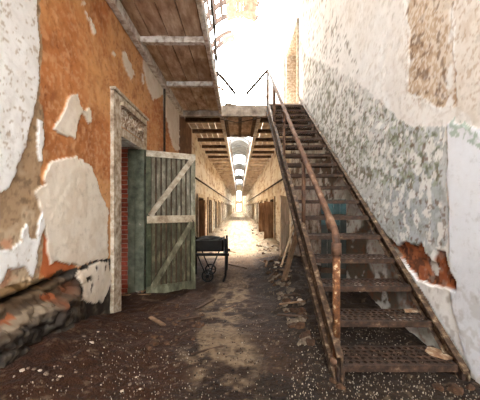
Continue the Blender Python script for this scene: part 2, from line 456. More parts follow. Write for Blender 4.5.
    gs_ = inpoly(px, py, [(-200,430),(3,325),(25,312),(50,300),(58,304),(50,311),(28,323),(6,332),(-200,445)])
    Cf = lerp(Cf, gs_*.8, L3((124,108,90))*(.7+.6*n3[...,None]))
    tp_ = inpoly(px, py, [(-200,240),(0,280),(36,284),(42,287),(20,291),(0,296),(-200,330)])
    Cf = lerp(Cf, tp_*.85, L3((150,120,84)))
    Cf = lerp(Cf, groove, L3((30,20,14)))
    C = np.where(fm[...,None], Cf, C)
    # orange mortar exposed round the big patch
    om = inpoly(px, py, [(42,232),(46,240),(50,262),(74,263),(75,267),(60,271),(50,280),(42,270),(44,250)])&~cream&~white
    C = np.where(om[...,None], np.zeros_like(C)+L3((178,98,56)), C)
    gm = inpoly(px, py, [(48,279),(58,270),(76,267),(108,256),(108,262),(92,266),(80,272),(76,284),(80,302),(50,304)])&~cream
    C = np.where(gm[...,None], Cf*.95, C)
    # upper storey: pale plaster
    C = np.where((Z > 3.75)[...,None]&(Y < 200)[...,None], np.zeros_like(C)+L3((200,186,168))*(.75+.5*n2[...,None]), C)
    d = d+.014*(white|cream)
    keep = keepmask(Y, Z, [(D1Y0, D1Y1, -1, D1Z)]+[(y-DW, y+DW, -1, DZ1) for y in L_DOORS])
    return grid_obj('wall_left', np.stack([XL+d, Y, Z], -1), C, keep, M['wall'])
build_left()

# ================================================================== RIGHT WALL
UP0, UP1 = 7.45, 8.95            # upper doorway in the right wall
def build_right():
    zs = zgrid(8.7)
    Y, Z = np.meshgrid(YS, zs, indexing='ij')
    n1 = fbm(Y*1.6+40, Z*1.6, 3, 5); n2 = fbm(Y*6+40, Z*6, 5, 4); n3 = fbm(Y*20+40, Z*20, 8, 3); n4 = fbm(Y*45, Z*45, 21, 2)
    Yc = np.maximum(Y, .9)
    d = (n2-.5)*.02*sm(9,3,Y)*sm(2.2,3.2,Y)+(n2-.5)*.005+(n3-.5)*.010*sm(8,3,Y)*(.3+.7*sm(2.1,2.6,Y))
    wy = Yc*(1+(n2-.5)*.03+(n3-.5)*.02); wz = Z+(n2-.5)*.07*Yc/2.4+(fbm(Y*20+90, Z*20, 2, 3)-.5)*.04*Yc/2.4
    px = CX+F*(XR)/wy; py = CY-F*(wz-EYE)/wy
    upx = CX+F*XR/Yc; upy = CY-F*(Z-EYE)/Yc
    C = np.zeros(Y.shape+(3,))+L3((234,230,226))
    C = lerp(C, sm(.48,.62,n1)*.4, L3((222,212,202)))
    C = lerp(C, sm(.62,.72,n3)*.4, L3((190,176,162)))
    C = lerp(C, sm(.62,.70,n2)*sm(450,470,px)*.6, L3((186,160,136)))
    C = lerp(C, inpoly(px,py,[(452,-900),(900,-900),(900,150),(478,140),(470,118),(455,108)])*.45, L3((206,188,168)))
    # brown stripped band
    br = inpoly(px, py, [(404,-900),(448,-900),(455,0),(450,31),(453,62),(455,81),(455,106),(439,109),(424,99),(408,93),(407,62),(410,31),(404,0)])
    Cb = np.zeros_like(C)+L3((190,164,138)); Cb = lerp(Cb, sm(.48,.62,n2)*.6, L3((164,132,104)))
    Cb = lerp(Cb, sm(.49,.58,fbm(Y*46, Z*40, 77, 4)+.12*sm(420,452,px)+.03*sm(60,0,py)-.05*sm(80,100,py))*.75, L3((222,208,192))); Cb = lerp(Cb, sm(.38,.30,n3)*.7, L3((110,80,58)))
    fe = sm(.36,.52,fbm(Y*12, Z*12, 91, 4)+.25*sm(9,0,np.abs(px-428)-14)-.02)
    C = lerp(C, br*fe, Cb)
    C = lerp(C, sm(.60,.66,fbm(Y*46, Z*40, 78, 4))*sm(395,410,px)*sm(120,100,py)*(1-br)*.6, L3((176,146,118)))
    # mould zone: grey distemper with green, white and dark flakes
    mz = inpoly(px, py, [(299,30),(306,55),(322,62),(345,74),(365,88),(385,106),(402,122),(425,128),(448,124),(447,190),(447,246),(436,250),(426,256),(414,262),(395,248),(380,225),(360,200),(340,178),(318,140),(303,108)])
    Cm = np.zeros_like(C)+L3((204,204,202))
    dens = sm(330,400,px)
    Cm = lerp(Cm, (1-dens)*.75, L3((222,218,212)))
    Cm = lerp(Cm, sm(.48,.58,n2)*dens*.5, L3((164,164,162)))
    blue = inpoly(px, py, [(385,180),(446,165),(446,245),(400,245)])
    Cm = lerp(Cm, blue*.5*sm(.4,.6,n1), L3((158,164,172)))
    wt = inpoly(px, py, [(330,80),(372,100),(440,135),(440,185),(395,190),(350,170),(320,120)])
    Cm = lerp(Cm, sm(.50,.60,fbm(Y*30, Z*30, 82, 3))*sm(.40,.55,n1+wt*.1)*(.22+.45*wt), L3((146,152,118)))
    lb = inpoly(px, py, [(300,40),(330,70),(372,150),(372,190),(330,160),(308,110)])
    Cm = lerp(Cm, sm(.56,.62,fbm(Y*24, Z*22, 33, 4))*(.25+.45*(wt|lb)), L3((98,98,76)))
    Cm = lerp(Cm, lb*sm(.58,.63,fbm(Y*9, Z*9, 35, 4))*.8, L3((120,112,92)))
    Cm = lerp(Cm, sm(.56,.61,fbm(Y*17, Z*13, 55, 5))*.85, L3((232,228,222)))
    Cm = lerp(Cm, sm(.67,.72,fbm(Y*24, Z*24, 44, 3))*.7, L3((112,84,62)))
    e1 = np.abs(fbm(Y*17, Z*13, 55, 5)-.56); e2 = np.abs(fbm(Y*30, Z*30, 82, 3)-.55)
    Cm = lerp(Cm, sm(.016,.004,e1)*.35, L3((116,112,96))); Cm = lerp(Cm, sm(.014,.004,e2)*.45*sm(.42,.55,n1), L3((110,108,88)))
    C = np.where(mz[...,None], Cm, C)
    # dark specks in the pale plaster left of the mould
    sp = inpoly(px, py, [(296,-40),(340,20),(362,80),(330,62),(306,56)])
    C = lerp(C, sp*sm(.63,.68,n3)*.7, L3((120,112,96)))
    # smooth whitewashed panel at the near end, with green crack above
    wp = inpoly(px, py, [(447,121),(900,230),(900,900),(470,372),(452,305),(450,262)])
    Cp = np.zeros_like(C)+L3((228,228,232)); Cp = lerp(Cp, sm(.5,.64,n1)*.35, L3((206,204,206)))
    C = np.where(wp[...,None], Cp, C)
    gc = inpoly(px, py, [(447,121),(452,116),(470,126),(484,140),(484,150),(466,140),(450,136)])
    C = lerp(C, gc*sm(.46,.54,n3+.03)*.8, L3((150,166,146)))
    # exposed brick-red patch
    ob = inpoly(px, py, [(386,238),(392,241),(398,247),(405,241),(412,243),(420,241),(425,252),(433,263),(437,251),(444,251),(449,268),(455,280),(456,290),(446,288),(430,286),(417,279),(403,262)])
    Co = np.zeros_like(C)+L3((150,86,54)); Co = lerp(Co, sm(.48,.56,fbm(Y*14, Z*14, 61, 4)), L3((104,62,42))); Co = lerp(Co, sm(.56,.62,fbm(Y*22, Z*22, 63, 3))*.7, L3((184,112,72))); Co = lerp(Co, sm(.36,.28,n3), L3((84,46,30)))
    C = np.where(ob[...,None], Co, C)
    chip = inpoly(px, py, [(425,262),(429,256),(434,262),(437,270),(434,276),(428,270)])
    C = np.where(chip[...,None], np.zeros_like(C)+L3((214,208,200)), C)
    # stripped lower wall under the staircase
    zst = -.1+.2*(Y-1.628)/.2608
    under = (Z < zst-.02)&(Y < 8.6)&(Y > 1.85)
    Cu = np.zeros_like(C)+L3((190,184,176)); Cu = lerp(Cu, sm(.47,.56,n1), L3((104,90,76)))
    Cu = lerp(Cu, sm(.52,.60,n2)*.9, L3((222,218,212))); Cu = lerp(Cu, sm(.6,.68,n3)*.5, L3((140,80,50)))
    C = np.where(under[...,None], Cu, C)
    st = (~under)&(Z < zst+.55)&(Y < 2.4)
    C = lerp(C, st*sm(.55,.65,n3)*.35, L3((170,160,150)))
    # corridor beyond
    pale = np.zeros_like(C)+L3((234,226,208))
    pale = lerp(pale, sm(.48,.62,n1)*.6, L3((206,184,150)))
    pale = lerp(pale, sm(.60,.68,n2)*.7, L3((164,126,86)))
    C = np.where(((Y > 8.4)&(Z < 3.75))[...,None], pale, C)
    Lm = 1
    d = d-ob*(.015+.03*fbm(Y*14, Z*14, 61, 4))-.004*br+.008*wp
    keep = keepmask(Y, Z, [(UP0, UP1, 3.86, 6.2)]+[(y-DW, y+DW, -1, DZ1) for y in R_DOORS])
    return grid_obj('wall_right', np.stack([XR-d, Y, Z], -1), C, keep, M['wall'], True)
build_right()

# far end wall with bright doorway
b = MB()
for x0,x1,z0,z1 in ((-3,-.8,-.6,10.5),(.8,3,-.6,10.5),(-.8,.8,2.4,3.9),(-.8,.8,7.6,10.5)):
    b.box((x0,109.6,z0),(x1,110,z1))
tag(b.build('wall_back', M['cream']), kind='structure')
# unseen wall added behind the camera to cut low light, tall opening above
b = MB(); b.box((-2.2,-4.3,-.6),(2.2,-4.0,2.3)); b.box((-2.2,-4.3,2.3),(-1.4,-4.0,9)); b.box((1.4,-4.3,2.3),(2.2,-4.0,9)); b.box((-1.4,-4.3,8.4),(1.4,-4.0,10.5))
tag(b.build('wall_light_block', M['cream']), kind='structure')

# ================================================================== NEAR LEFT DOORWAY
dr = thing('door_frame', 'weathered wooden door surround with a carved panel over the open cell doorway', 'door frame', (XL, 3.87, 0))
def loc_box(mb, lo, hi, o, tint=None):
    mb.box([lo[i]-o[i] for i in range(3)], [hi[i]-o[i] for i in range(3)], tint)
O = (XL, 3.87, 0)
for (y0,y1) in ((3.25,D1Y0+.01),(D1Y1-.01,4.42)):
    b = MB(); loc_box(b, (XL-.10,y0,-.12),(XL+.045,y1,2.62), O)
    if y1 > 4.3:
        b = MB(); loc_box(b, (XL-.10,y0,2.13),(XL+.045,y1,2.62), O)
        g_ = MB(); loc_box(g_, (XL-.10,y0,-.12),(XL+.045,y1,2.13), O); g_.build('door_post', M['jamb'], dr, .006)
    b.build('door_stile', M['frame'], dr, .006)
b = MB(); loc_box(b, (XL-.05,D1Y0,2.12),(XL+.04,D1Y1,2.24), O); b.build('door_lintel', M['frame'], dr, .006)
b = MB(); loc_box(b, (XL-.05,D1Y0,2.54),(XL+.05,D1Y1,2.62), O)
loc_box(b, (XL+.0,D1Y0-.02,2.50),(XL+.085,D1Y1+.02,2.545), O)
loc_box(b, (XL+.0,D1Y0-.22,2.62),(XL+.075,D1Y1+.15,2.66), O); b.build('cornice', M['frame'], dr, .008)
# carved relief panel
ys = np.linspace(D1Y0+.005, D1Y1-.005, 90); zs = np.linspace(2.24, 2.505, 40)
Yg, Zg = np.meshgrid(ys, zs, indexing='ij')
u = (Yg-3.87)/.42; v = (Zg-2.372)/.13
rel = np.zeros_like(Yg)
for k in range(7):
    for c, r in (((-.84+.28*k, .25*math.sin(k*2.1)), .20), ((-.70+.28*k, -.35*math.cos(k*1.7)), .15)):
        rr = np.hypot((u-c[0])*1.9, (v-c[1])*.75)/r*.6
        rel += np.exp(-rr**2*2.2)*(.7+.3*np.cos(5*np.arctan2(v-c[1], (u-c[0])*2.2)))
rel += (fbm(Yg*30, Zg*30, 2, 3)-.5)*.8
bord = np.clip(np.maximum(np.abs(u)-.93, np.abs(v)-.86)*12, 0, 1)
Xg = XL+.022+.028*np.clip(rel, 0, 1.3)*(1-bord)+.03*bord
b = MB(); nn, mm = Yg.shape
vs = np.stack([Xg-O[0], Yg-O[1], Zg], -1).reshape(-1, 3)
b.add([tuple(p) for p in vs], [(i*mm+j, (i+1)*mm+j, (i+1)*mm+j+1, i*mm+j+1) for i in range(nn-1) for j in range(mm-1)])
b.build('carved_panel', M['carved'], dr, 0, True)
# green inner jambs
for y0,y1 in ((D1Y1-.02,D1Y1+.05),(D1Y0-.05,D1Y0+.02)):
    b = MB(); loc_box(b, (XL-.21,y0,-.3),(XL-.10,y1,2.13), O); b.build('inner_jamb', M['jamb'], dr, .004)
# brick reveal (individual brick courses in one mesh) and cell room behind
def brick_face(b, y, x0, x1, z0, z1, face):
    bh, bw, mo = .072, .20, .012
    k = 0; z = z0
    while z < z1:
        x = x0-(bw/2 if k % 2 else 0)
        while x < x1:
            a, c = max(x, x0), min(x+bw-mo, x1)
            if c-a > .02:
                t = random.uniform(.75, 1.1)
                b.box((a, min(y, y+face*.012), z), (c, max(y, y+face*.012), min(z+bh-mo, z1)), (t, t*random.uniform(.9,1.05), t))
            x += bw
        z += bh; k += 1
b = MB()
brick_face(b, D1Y1+.02, XL-.62, XL-.2, -.3, 2.16, -1)
brick_face(b, D1Y0-.02, XL-.62, XL-.2, -.3, 2.16, 1)
door1 = tag(b.build('door_1', M['brick']), kind='structure'); b = MB()
b.box((XL-.62, D1Y1+.021, -.4), (XL-.05, D1Y1+.12, 2.3)); b.box((XL-.62, D1Y0-.12, -.4), (XL-.05, D1Y0-.02, 2.3))
b.box((XL-.62, D1Y0-.1, 2.16), (XL-.05, D1Y1+.1, 2.3))
b.build('mortar_bed', M['mortar'], door1)
def cell_room(name, side, y, zf, w=1.2, deep=2.6, top=2.6, y0=None, t=.05, xin=None):
    # a plain vaultless cell: inside faces of floor, back, sides, ceiling
    X0 = (XL-.60 if side < 0 else XR+.35) if xin is None else xin
    X1 = X0+side*deep
    b = MB()
    xa, xb = min(X0, X1), max(X0, X1)
    b.box((X1-.03, y-w, zf), (X1+.03, y+w, top))
    b.box((xa, y-w-.05, zf), (xb, y-w, top)); b.box((xa, y+w, zf), (xb, y+w+.05, top))
    b.box((xa, y-w, zf-.05), (xb, y+w, zf)); b.box((xa, y-w, top), (xb, y+w, top+.05))
    # front returns beside the opening
    return b
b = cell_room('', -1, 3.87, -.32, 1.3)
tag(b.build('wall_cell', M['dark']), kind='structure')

# ================================================================== PLANK DOOR LEAF
hx, hy = XL+.075, 4.275
ex, ey = -.76, 4.66
Lw = math.hypot(ex-hx, ey-hy); ang = math.atan2(ey-hy, ex-hx)
ZB, ZT = -.2, 2.11
leaf = thing('plank_door', 'weathered green plank door with diagonal braces, standing open against the corridor', 'door', (hx, hy, ZB))
leaf.rotation_euler = (0, 0, ang)
H_ = ZT-ZB
nb = 8; x = .075
bw = (Lw-.15)/nb
for i in range(nb):
    b = MB(); t = random.uniform(.82, 1.05)
    z1 = H_-.03+random.uniform(-.01,.01)
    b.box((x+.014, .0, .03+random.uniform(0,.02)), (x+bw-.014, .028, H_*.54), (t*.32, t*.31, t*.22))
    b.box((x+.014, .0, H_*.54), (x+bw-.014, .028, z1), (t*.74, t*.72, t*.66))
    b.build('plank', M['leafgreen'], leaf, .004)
    x += bw
b = MB(); b.box((.01,.028,.02),(Lw-.01,.034,H_-.02)); b.build('gap_shade', M['darktimber'], leaf)  # dark sheet standing in for shade in the plank gaps
for x0, m_ in ((0,'jamb'), (Lw-.075,'leafgreen')):
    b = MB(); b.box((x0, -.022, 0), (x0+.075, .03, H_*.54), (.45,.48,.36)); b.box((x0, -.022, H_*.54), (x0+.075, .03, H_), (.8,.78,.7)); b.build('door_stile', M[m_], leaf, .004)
rails = [('top_rail', H_-.10, H_, 'leafgrey'), ('middle_rail', 1.15, 1.27, 'leafgrey'), ('bottom_rail', .0, .15, 'leafgreen')]
for nme, z0, z1, m_ in rails:
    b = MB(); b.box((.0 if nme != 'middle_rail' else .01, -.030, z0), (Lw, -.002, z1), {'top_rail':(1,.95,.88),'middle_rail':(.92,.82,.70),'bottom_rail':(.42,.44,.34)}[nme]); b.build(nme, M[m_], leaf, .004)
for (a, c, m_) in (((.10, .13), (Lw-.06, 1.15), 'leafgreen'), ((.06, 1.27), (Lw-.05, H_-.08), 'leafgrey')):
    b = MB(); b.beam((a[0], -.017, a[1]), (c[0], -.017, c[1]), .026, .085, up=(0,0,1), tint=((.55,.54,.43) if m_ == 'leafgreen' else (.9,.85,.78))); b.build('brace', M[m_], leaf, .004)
for z in (.35, 1.95):
    b = MB(); b.box((0,.034,z),(.30,.044,z+.045)); hg = b.build('strap_hinge', M['rust_dark'], leaf, .002)
    b = MB(); b.tube([(-.006,.04,z-.02),(-.006,.04,z+.065)], .014, 8); b.build('hinge_pin', M['rust_dark'], hg)
b = MB(); b.tube([(Lw-.05,-.03,1.05),(Lw-.05,-.06,1.07),(Lw-.05,-.06,1.16),(Lw-.05,-.03,1.18)], .008, 6); b.build('door_handle', M['rust_dark'], leaf)

# ================================================================== CORRIDOR CELL DOORWAYS (structure)
num = 2
def doorway(n, side, y):
    X = XL if side < 0 else XR
    s = side
    b = MB()
    xa, xb = sorted((X-s*.05, X+s*.30))
    b.box((xa, y-DW-.10, -.4), (xb, y-DW+.02, DZ1+.02)); b.box((xa, y+DW-.02, -.4), (xb, y+DW+.10, DZ1+.02))
    b.box((xa, y-DW-.10, DZ1-.02), (xb, y+DW+.10, DZ1+.14))
    o = tag(b.build('door_%d' % n, M['darktimber'], None, .01 if y < 22 else 0), kind='structure')
    a = MB(); xc, xd = sorted((X-s*.075, X-s*.05))
    a.box((xc, y-DW-.16, -.4), (xd, y-DW-.03, DZ1+.17)); a.box((xc, y+DW+.03, -.4), (xd, y+DW+.16, DZ1+.17)); a.box((xc, y-DW-.03, DZ1+.03), (xd, y+DW+.03, DZ1+.17))
    a.build('architrave', M['cream'], o)
    c = MB()
    x0, x1 = sorted((X+s*.30, X+s*1.9))
    bx = X+s*1.9
    c.box((bx-.02, y-1.0, -.45), (bx+.02, y+1.0, 2.2)); c.box((x0, y-1.02, -.45), (x1, y-.98, 2.2)); c.box((x0, y+.98, -.45), (x1, y+1.02, 2.2))
    c.box((x0, y-1, -.5), (x1, y+1, -.42)); c.box((x0, y-1, 2.16), (x1, y+1, 2.2))
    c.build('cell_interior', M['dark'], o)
    return o
for y in L_DOORS: doorway(num, -1, y); num += 1
for y in R_DOORS: doorway(num, 1, y); num += 1
# upper doorway in the right wall: deep plastered reveal and pale wooden frame
b = MB()
b.box((XR-.04, UP1-.02, 3.85), (XR+.42, UP1+.14, 6.34)); b.box((XR-.04, UP0-.14, 3.85), (XR+.42, UP0+.02, 6.34)); b.box((XR-.04, UP0-.14, 6.2), (XR+.42, UP1+.14, 6.34))
o = tag(b.build('door_%d' % num, M['frame'], None, .012), kind='structure'); num += 1
b = MB(); b.box((XR+.42, UP0-.2, 3.8), (XR+.48, UP1+.2, 6.4)); b.build('door_panel', M['paledoor'], o)

# ================================================================== LEFT GALLERY (walkway seen from below)
GZ = 3.73; GE = -.47
def deck_boards(b, x0, x1, y0, y1, z0, z1, bw, along='y', lo=.72, hi=1.12):
    x = x0
    while x < x1-.02:
        y = y0-random.uniform(0, 2)
        xe = min(x+bw, x1)
        while y < y1:
            ye = min(y+random.uniform(1.8, 3.4), y1)
            if ye > y0:
                t = random.uniform(lo, hi); dz = random.uniform(-.006,.006)
                b.box((x+.007, max(y,y0)+.004, z0+dz), (xe-.007, ye-.003, z1+dz), (t, t*random.uniform(.95,1), t*random.uniform(.9,.98)))
            y = ye
        x = xe
gal = thing('gallery_walkway', 'upper timber walkway of old boards along the left wall above the open door', 'walkway', (0,0,GZ))
b = MB(); deck_boards(b, XL, GE-.04, -1.0, 7.05, .0, .045, .255, lo=.78, hi=1.12)
b.build('deck', M['deck'], gal)
b = MB(); b.box((XL-.0,-1.0,.055),(GE-.04,7.05,.075)); b.build('top_boards', M['darktimber'], gal)  # kept dark so the deck gaps below read as shaded lines
for y in (-.4, 1.25, 2.70, 4.02, 5.45):
    b = MB(); b.box((XL, y-.045, -.09), (GE, y+.045, 0)); b.build('cross_beam', M['beam'], gal, .008)
b = MB(); b.box((XL+.01, -1, -.14), (XL+.10, 7.05, -.001)); b.build('wall_plate', M['beam'], gal, .01)
b = MB(); b.box((GE-.04, -1, -.10), (GE+.03, 7.05, .10)); b.build('edge_beam', M['beam'], gal, .01)
b = MB(); b.tube([(GE, -1, 1.07),(GE, 3, 1.06),(GE-.02, 5.2, 1.05),(GE-.08, 7.0, 1.02)], .022, 8); b.build('handrail', M['pipe'], gal, 0, True)
for y in (.2, 1.9, 3.6, 5.3, 6.9):
    b = MB(); xx = GE if y < 6 else GE-.08
    b.tube([(xx, y, .05),(xx, y, 1.06)], .018, 8); b.build('post', M['pipe'], gal, 0, True)

def far_gallery(x0, x1, edge_side, label):
    g = thing('gallery_walkway', label, 'walkway', (0,0,GZ))
    y0, y1 = 7.16, 60.
    b = MB(); deck_boards(b, x0, x1, y0, y1, .06, .10, .2, lo=.85, hi=1.1); b.build('deck', M['deckfar'], g)
    y = 7.85; k = 0
    while y < y1:
        b = MB(); b.box((x0, y-.06, -.05), (x1, y+.06, .06)); b.build('joist', M['joist'] if k < 6 else M['deckfar'], g)  # farther joists take the lit board colour
        y += 1.15; k += 1
    xe = x1 if edge_side > 0 else x0
    b = MB(); b.box((xe-.05, y0, -.12), (xe+.05, y1, .14)); b.build('edge_beam', M['beam'], g, .01)
    b = MB(); y0 = 9.15; b.tube([(xe, y0, 1.1),(xe, y1, 1.1)], .022, 8); b.tube([(xe, y0, .6),(xe, y1, .6)], .014, 6); b.build('handrail', M['pipe'], g)
    for i in range(12):
        b = MB(); b.tube([(xe, y0+.1+i*3.4, .1),(xe, y0+.1+i*3.4, 1.1)], .02, 6); b.build('post', M['pipe'], g)
    return g
far_gallery(XL, -.47, 1, 'left upper walkway of joists running away beyond the crossing bridge')
far_gallery(.54, XR, -1, 'right upper walkway of joists running away beyond the crossing bridge')

# ================================================================== BRIDGE across the corridor at the head of the stairs
BY0, BY1 = 7.05, 9.12
br = thing('bridge_walkway', 'timber bridge crossing the corridor at the head of the rusty stairs', 'bridge', (0,0,3.58))
b = MB(); b.box((XL, BY0, 0), (.72, BY0+.09, .29)); b.build('front_beam', M['oldwood'], br, .012)
b = MB(); b.box((-.41, BY1-.12, -.02), (.48, BY1-.02, .2)); b.build('rear_beam', M['oldwood'], br, .012)
b = MB(); y = BY0+.09; 
while y < BY1-.13:
    t = random.uniform(.8,1.1); b.box((-.41, y+.004, .05+random.uniform(-.005,.005)), (.48, min(y+.2, BY1-.12)-.004, .1), (t,t,t*.96)); y += .2
b.build('deck', M['deck'], br)
b = MB(); b.box((.73, 6.88, .2), (XR-.02, 7.15, .27)); b.box((-.41, BY0+.10, .2), (.48, BY1-.12, .27)); b.build('landing_boards', M['oldwood'], br, .006)
for xx in (-.35, .03, .42):
    b = MB(); b.beam((xx, BY0+.09, .0), (xx, BY1-.12, .0), .09, .1); b.build('joist', M['joist'], br, .006)
b = MB(); b.tube([(-.60,7.13,1.20),(-.40,7.13,1.0),(-.10,7.13,.62)], .038, 8); b.build('bent_rail', M['pipe'], br, 0, True)
b = MB(); b.tube([(-.60,7.13,.29),(-.60,7.13,1.2)], .026, 8); b.build('post', M['pipe'], br, 0, True)
b = MB(); b.tube([(.74,7.10,1.22),(.48,7.12,.93),(.20,7.13,.62)], .038, 8); b.build('bent_rail', M['pipe'], br, 0, True)
b = MB(); b.tube([(-.5,7.11,-.05),(-.05,7.2,-.12),(.6,7.11,-.02)], .012, 6); b.build('hanging_pipe', M['pipe'], br)
b = MB(); b.beam((-.75,7.2,.95),(-.36,7.2,.72), .10, .02); b.build('loose_board', M['oldwood'], br)
# small heap of debris on the bridge
for k,(x,s) in enumerate(((-.32,.07),(-.22,.09),(-.12,.06),(-.05,.05))):
    b = MB(); b.rock((0,0,s*.35), s, k+3, .7)
    tag(b.build('rubble_chunk', M['chunk'], loc=(x, 7.2+.05*(k%2), 3.885)), 'small brown lump in the heap on the bridge edge', 'rubble', 'lumps heaped on the bridge edge')

# ================================================================== STAIRCASE
R_, T_ = .2, .2608
def ny(k): return 1.628+T_*k
def nz(k): return -.1+R_*k
SX0, SX1 = .715, 1.555
st = thing('iron_staircase', 'rusty iron staircase with perforated treads climbing along the right wall', 'staircase', (0,0,0))
def tread_mb(nx=16, nyy=5):
    b = MB(); w = SX1-SX0; dp = .275; th = .003
    x0, y0 = .015, .02; cw = (w-.03)/nx; ch = (dp-.035)/nyy
    b.box((0,0,-.045),(w,.012,0)); b.box((0,dp-.012,-.035),(w,dp,0))
    b.box((0,.012,-th),(w,y0,0)); b.box((0,y0+ch*nyy,-th),(w,dp-.012,0)); b.box((0,y0,-th),(x0,y0+ch*nyy,0)); b.box((x0+cw*nx,y0,-th),(w,y0+ch*nyy,0))
    ring = [(-1,-1),(0,-1),(1,-1),(1,0),(1,1),(0,1),(-1,1),(-1,0)]
    for i in range(nx):
        for j in range(nyy):
            cx = x0+cw*(i+.5); cy = y0+ch*(j+.5); s = .13*cw*(1 if j % 2 else -1)
            o_ = [(cx+a*cw/2, cy+c*ch/2) for a, c in ring]
            n_ = [(cx+s+a*cw*(.36 if a*c == 0 else .25), cy+c*ch*(.40 if a*c == 0 else .28)) for a, c in ring]
            vs = [(p[0],p[1],0) for p in o_]+[(p[0],p[1],0) for p in n_]+[(p[0],p[1],-th) for p in o_]+[(p[0],p[1],-th) for p in n_]
            fs = []
            for k in range(8):
                l = (k+1) % 8
                fs += [(k,l,8+l,8+k),(16+l,16+k,24+k,24+l),(8+k,8+l,24+l,24+k)]
            b.add(vs, fs)
    return b
t0 = tread_mb().build('tread', M['tread'], st)
t0.location = (SX0, ny(1), nz(1))
for k in range(2, 20):
    o = t0.copy(); COL.objects.link(o); o.parent = st; o.location = (SX0, ny(k), nz(k)); o.rotation_euler = (0, random.uniform(-.006,.006), 0)
def stringer(xa, xb, up, dn, name):
    b = MB(); s0, s1 = 1.84, 6.86
    def nl(y): return -.1+R_*(y-1.628)/T_
    def q(xa, xb, u, d_):
        pts = []
        b.hexa([(xa,s0,max(nl(s0)-d_, -.03)),(xb,s0,max(nl(s0)-d_, -.03)),(xb,s1,nl(s1)-d_),(xa,s1,nl(s1)-d_),
                (xa,s0,nl(s0)+u),(xb,s0,nl(s0)+u),(xb,s1,nl(s1)+u),(xa,s1,nl(s1)+u)])
    q(xa, xb, up, dn)
    # flanges of the channel
    for (u, d_) in ((up+.012, -up+.012), (-dn+.012, dn+.012)):
        q(min(xa,xb)-.03 if xa < 1 else xa-.03, xb, u, d_)
    return b.build(name, M['stringer'], st, .003)
stringer(.695, .712, .13, .20, 'stringer')
stringer(1.560, 1.578, .02, .10, 'stringer')
for xx in (.705, 1.56):
    b = MB(); b.box((xx-.025, 1.86, -.12), (xx+.025, 1.91, .10)); b.build('foot', M['rust_dark'], st, .004)
hr = MB()
pts = [(.705,1.955,.93),(.705,1.965,.985),(.705,2.0,1.03)]
def railz(y): return -.1+R_*(y-1.628)/T_+.86
pts = [(.705,1.955,.90),(.705,1.957,.96),(.705,1.985,1.03),(.705,2.06,railz(2.06)),(.705,2.6,railz(2.6)),(.705,3.6,railz(3.6)),(.705,5,railz(5)),(.705,6.5,railz(6.5)),(.705,6.62,railz(6.58))]
hr.tube(pts, .027, 12); hr.build('handrail', M['rail'], st, 0, True)
b = MB(); b.tube([(.705,1.955,.08),(.705,1.955,.90)], .027, 12); b.build('newel_post', M['newel'], st, 0, True)
b = MB(); b.tube([(.705,1.955,.86),(.705,1.955,.95)], .036, 12); b.build('pipe_fitting', M['rail'], st, 0, True)
b = MB(); b.tube([(.705,2.03,1.045),(.705,2.10,1.105)], .036, 12); b.build('pipe_fitting', M['rail'], st, 0, True)
b = MB(); b.tube([(.705,1.955,.07),(.705,1.955,.12)], .045, 12); b.build('post_collar', M['rail'], st, 0, True)
for y in (2.95, 4.22, 5.4, 6.6):
    b = MB(); zz = railz(y)-.86
    b.tube([(.705,y,zz),(.705,y,railz(y)-.01)], .021 if y < 5 else .03, 10); po = b.build('post', M['rail'], st, 0, True)
    b = MB(); b.tube([(.705,y,railz(y)-.07),(.705,y,railz(y)-.03)], .031, 10); b.build('pipe_fitting', M['rail'], po, 0, True)

# flakes lying on the treads
def flake(name, px, py, k, sx, sy, label, cat, m, seed, th=.012, rz=.2, n=11):
    Y = None
    z = nz(k)+.001
    Y = (EYE-z)*F/(py-CY); x = (px-CX)*Y/F
    b = MB(); rr = random.Random(seed)
    ring = [(sx*math.cos(2*PI*i/n)*rr.uniform(.7,1.1), sy*math.sin(2*PI*i/n)*rr.uniform(.7,1.1)) for i in range(n)]
    vs = [(p[0],p[1],0) for p in ring]+[(p[0]*.94,p[1]*.94,th+rr.uniform(0,.006)) for p in ring]
    b.add(vs, [tuple(range(n-1,-1,-1)), tuple(range(n,2*n))]+[(i,(i+1)%n,n+(i+1)%n,n+i) for i in range(n)])
    o = b.build(name, M[m], loc=(x, Y, z)); o.rotation_euler = (0,0,rz)
    return tag(o, label, cat)
flake('plaster_slab', 439, 354, 1, .075, .10, 'pale flat plaster flake at the right end of the bottom tread', 'plaster', 'flake', 5, .006, .5)
flake('plaster_flake', 411, 281, 3, .05, .06, 'white plaster flake on the third tread beside the red wall patch', 'plaster', 'plasterchip', 8, .03)
flake('paint_flake', 412, 311, 2, .09, .05, 'ragged pale flake on the second tread from the bottom', 'plaster', 'flake', 9, .006)

# ================================================================== VAULT REMNANTS and far roof
VZ, VR, VX = 8.7, 1.585, .035
def arc(a, y, r=VR): return (VX+r*math.cos(a), y, VZ+r*math.sin(a))
def shell(b, a0, a1, y0, y1, r0, r1, n=10, tint=None, jag=0):
    vs = []; 
    for i in range(n+1):
        a = a0+(a1-a0)*i/n
        ya = y0+random.uniform(-jag,jag)*.3; yb = y1+random.uniform(-jag,jag)
        vs += [arc(a,ya,r0), arc(a,yb,r0), arc(a,yb,r1), arc(a,ya,r1)]
    fs = []
    for i in range(n):
        o_ = i*4
        for k in range(4):
            l = (k+1) % 4; fs.append((o_+k, o_+l, o_+4+l, o_+4+k))
    fs.append((0,1,2,3)); fs.append((n*4+3,n*4+2,n*4+1,n*4))
    b.add(vs, fs, tint)
D = math.radians
vt = thing('vault_remnant', 'broken barrel vault of boards left hanging overhead against the white sky', 'vault', (0,0,0))
b = MB()
a = 62
while a < 112:                       # boards run along the corridor
    t = random.uniform(.85,1.1)
    shell(b, D(a+.06), D(a+5.5), 9.6, 13.0+random.uniform(-.05,.05), VR, VR+.03, 2, (t,t,t*.97)); a += 5.6
b.build('board_panel', M['vault'], vt)
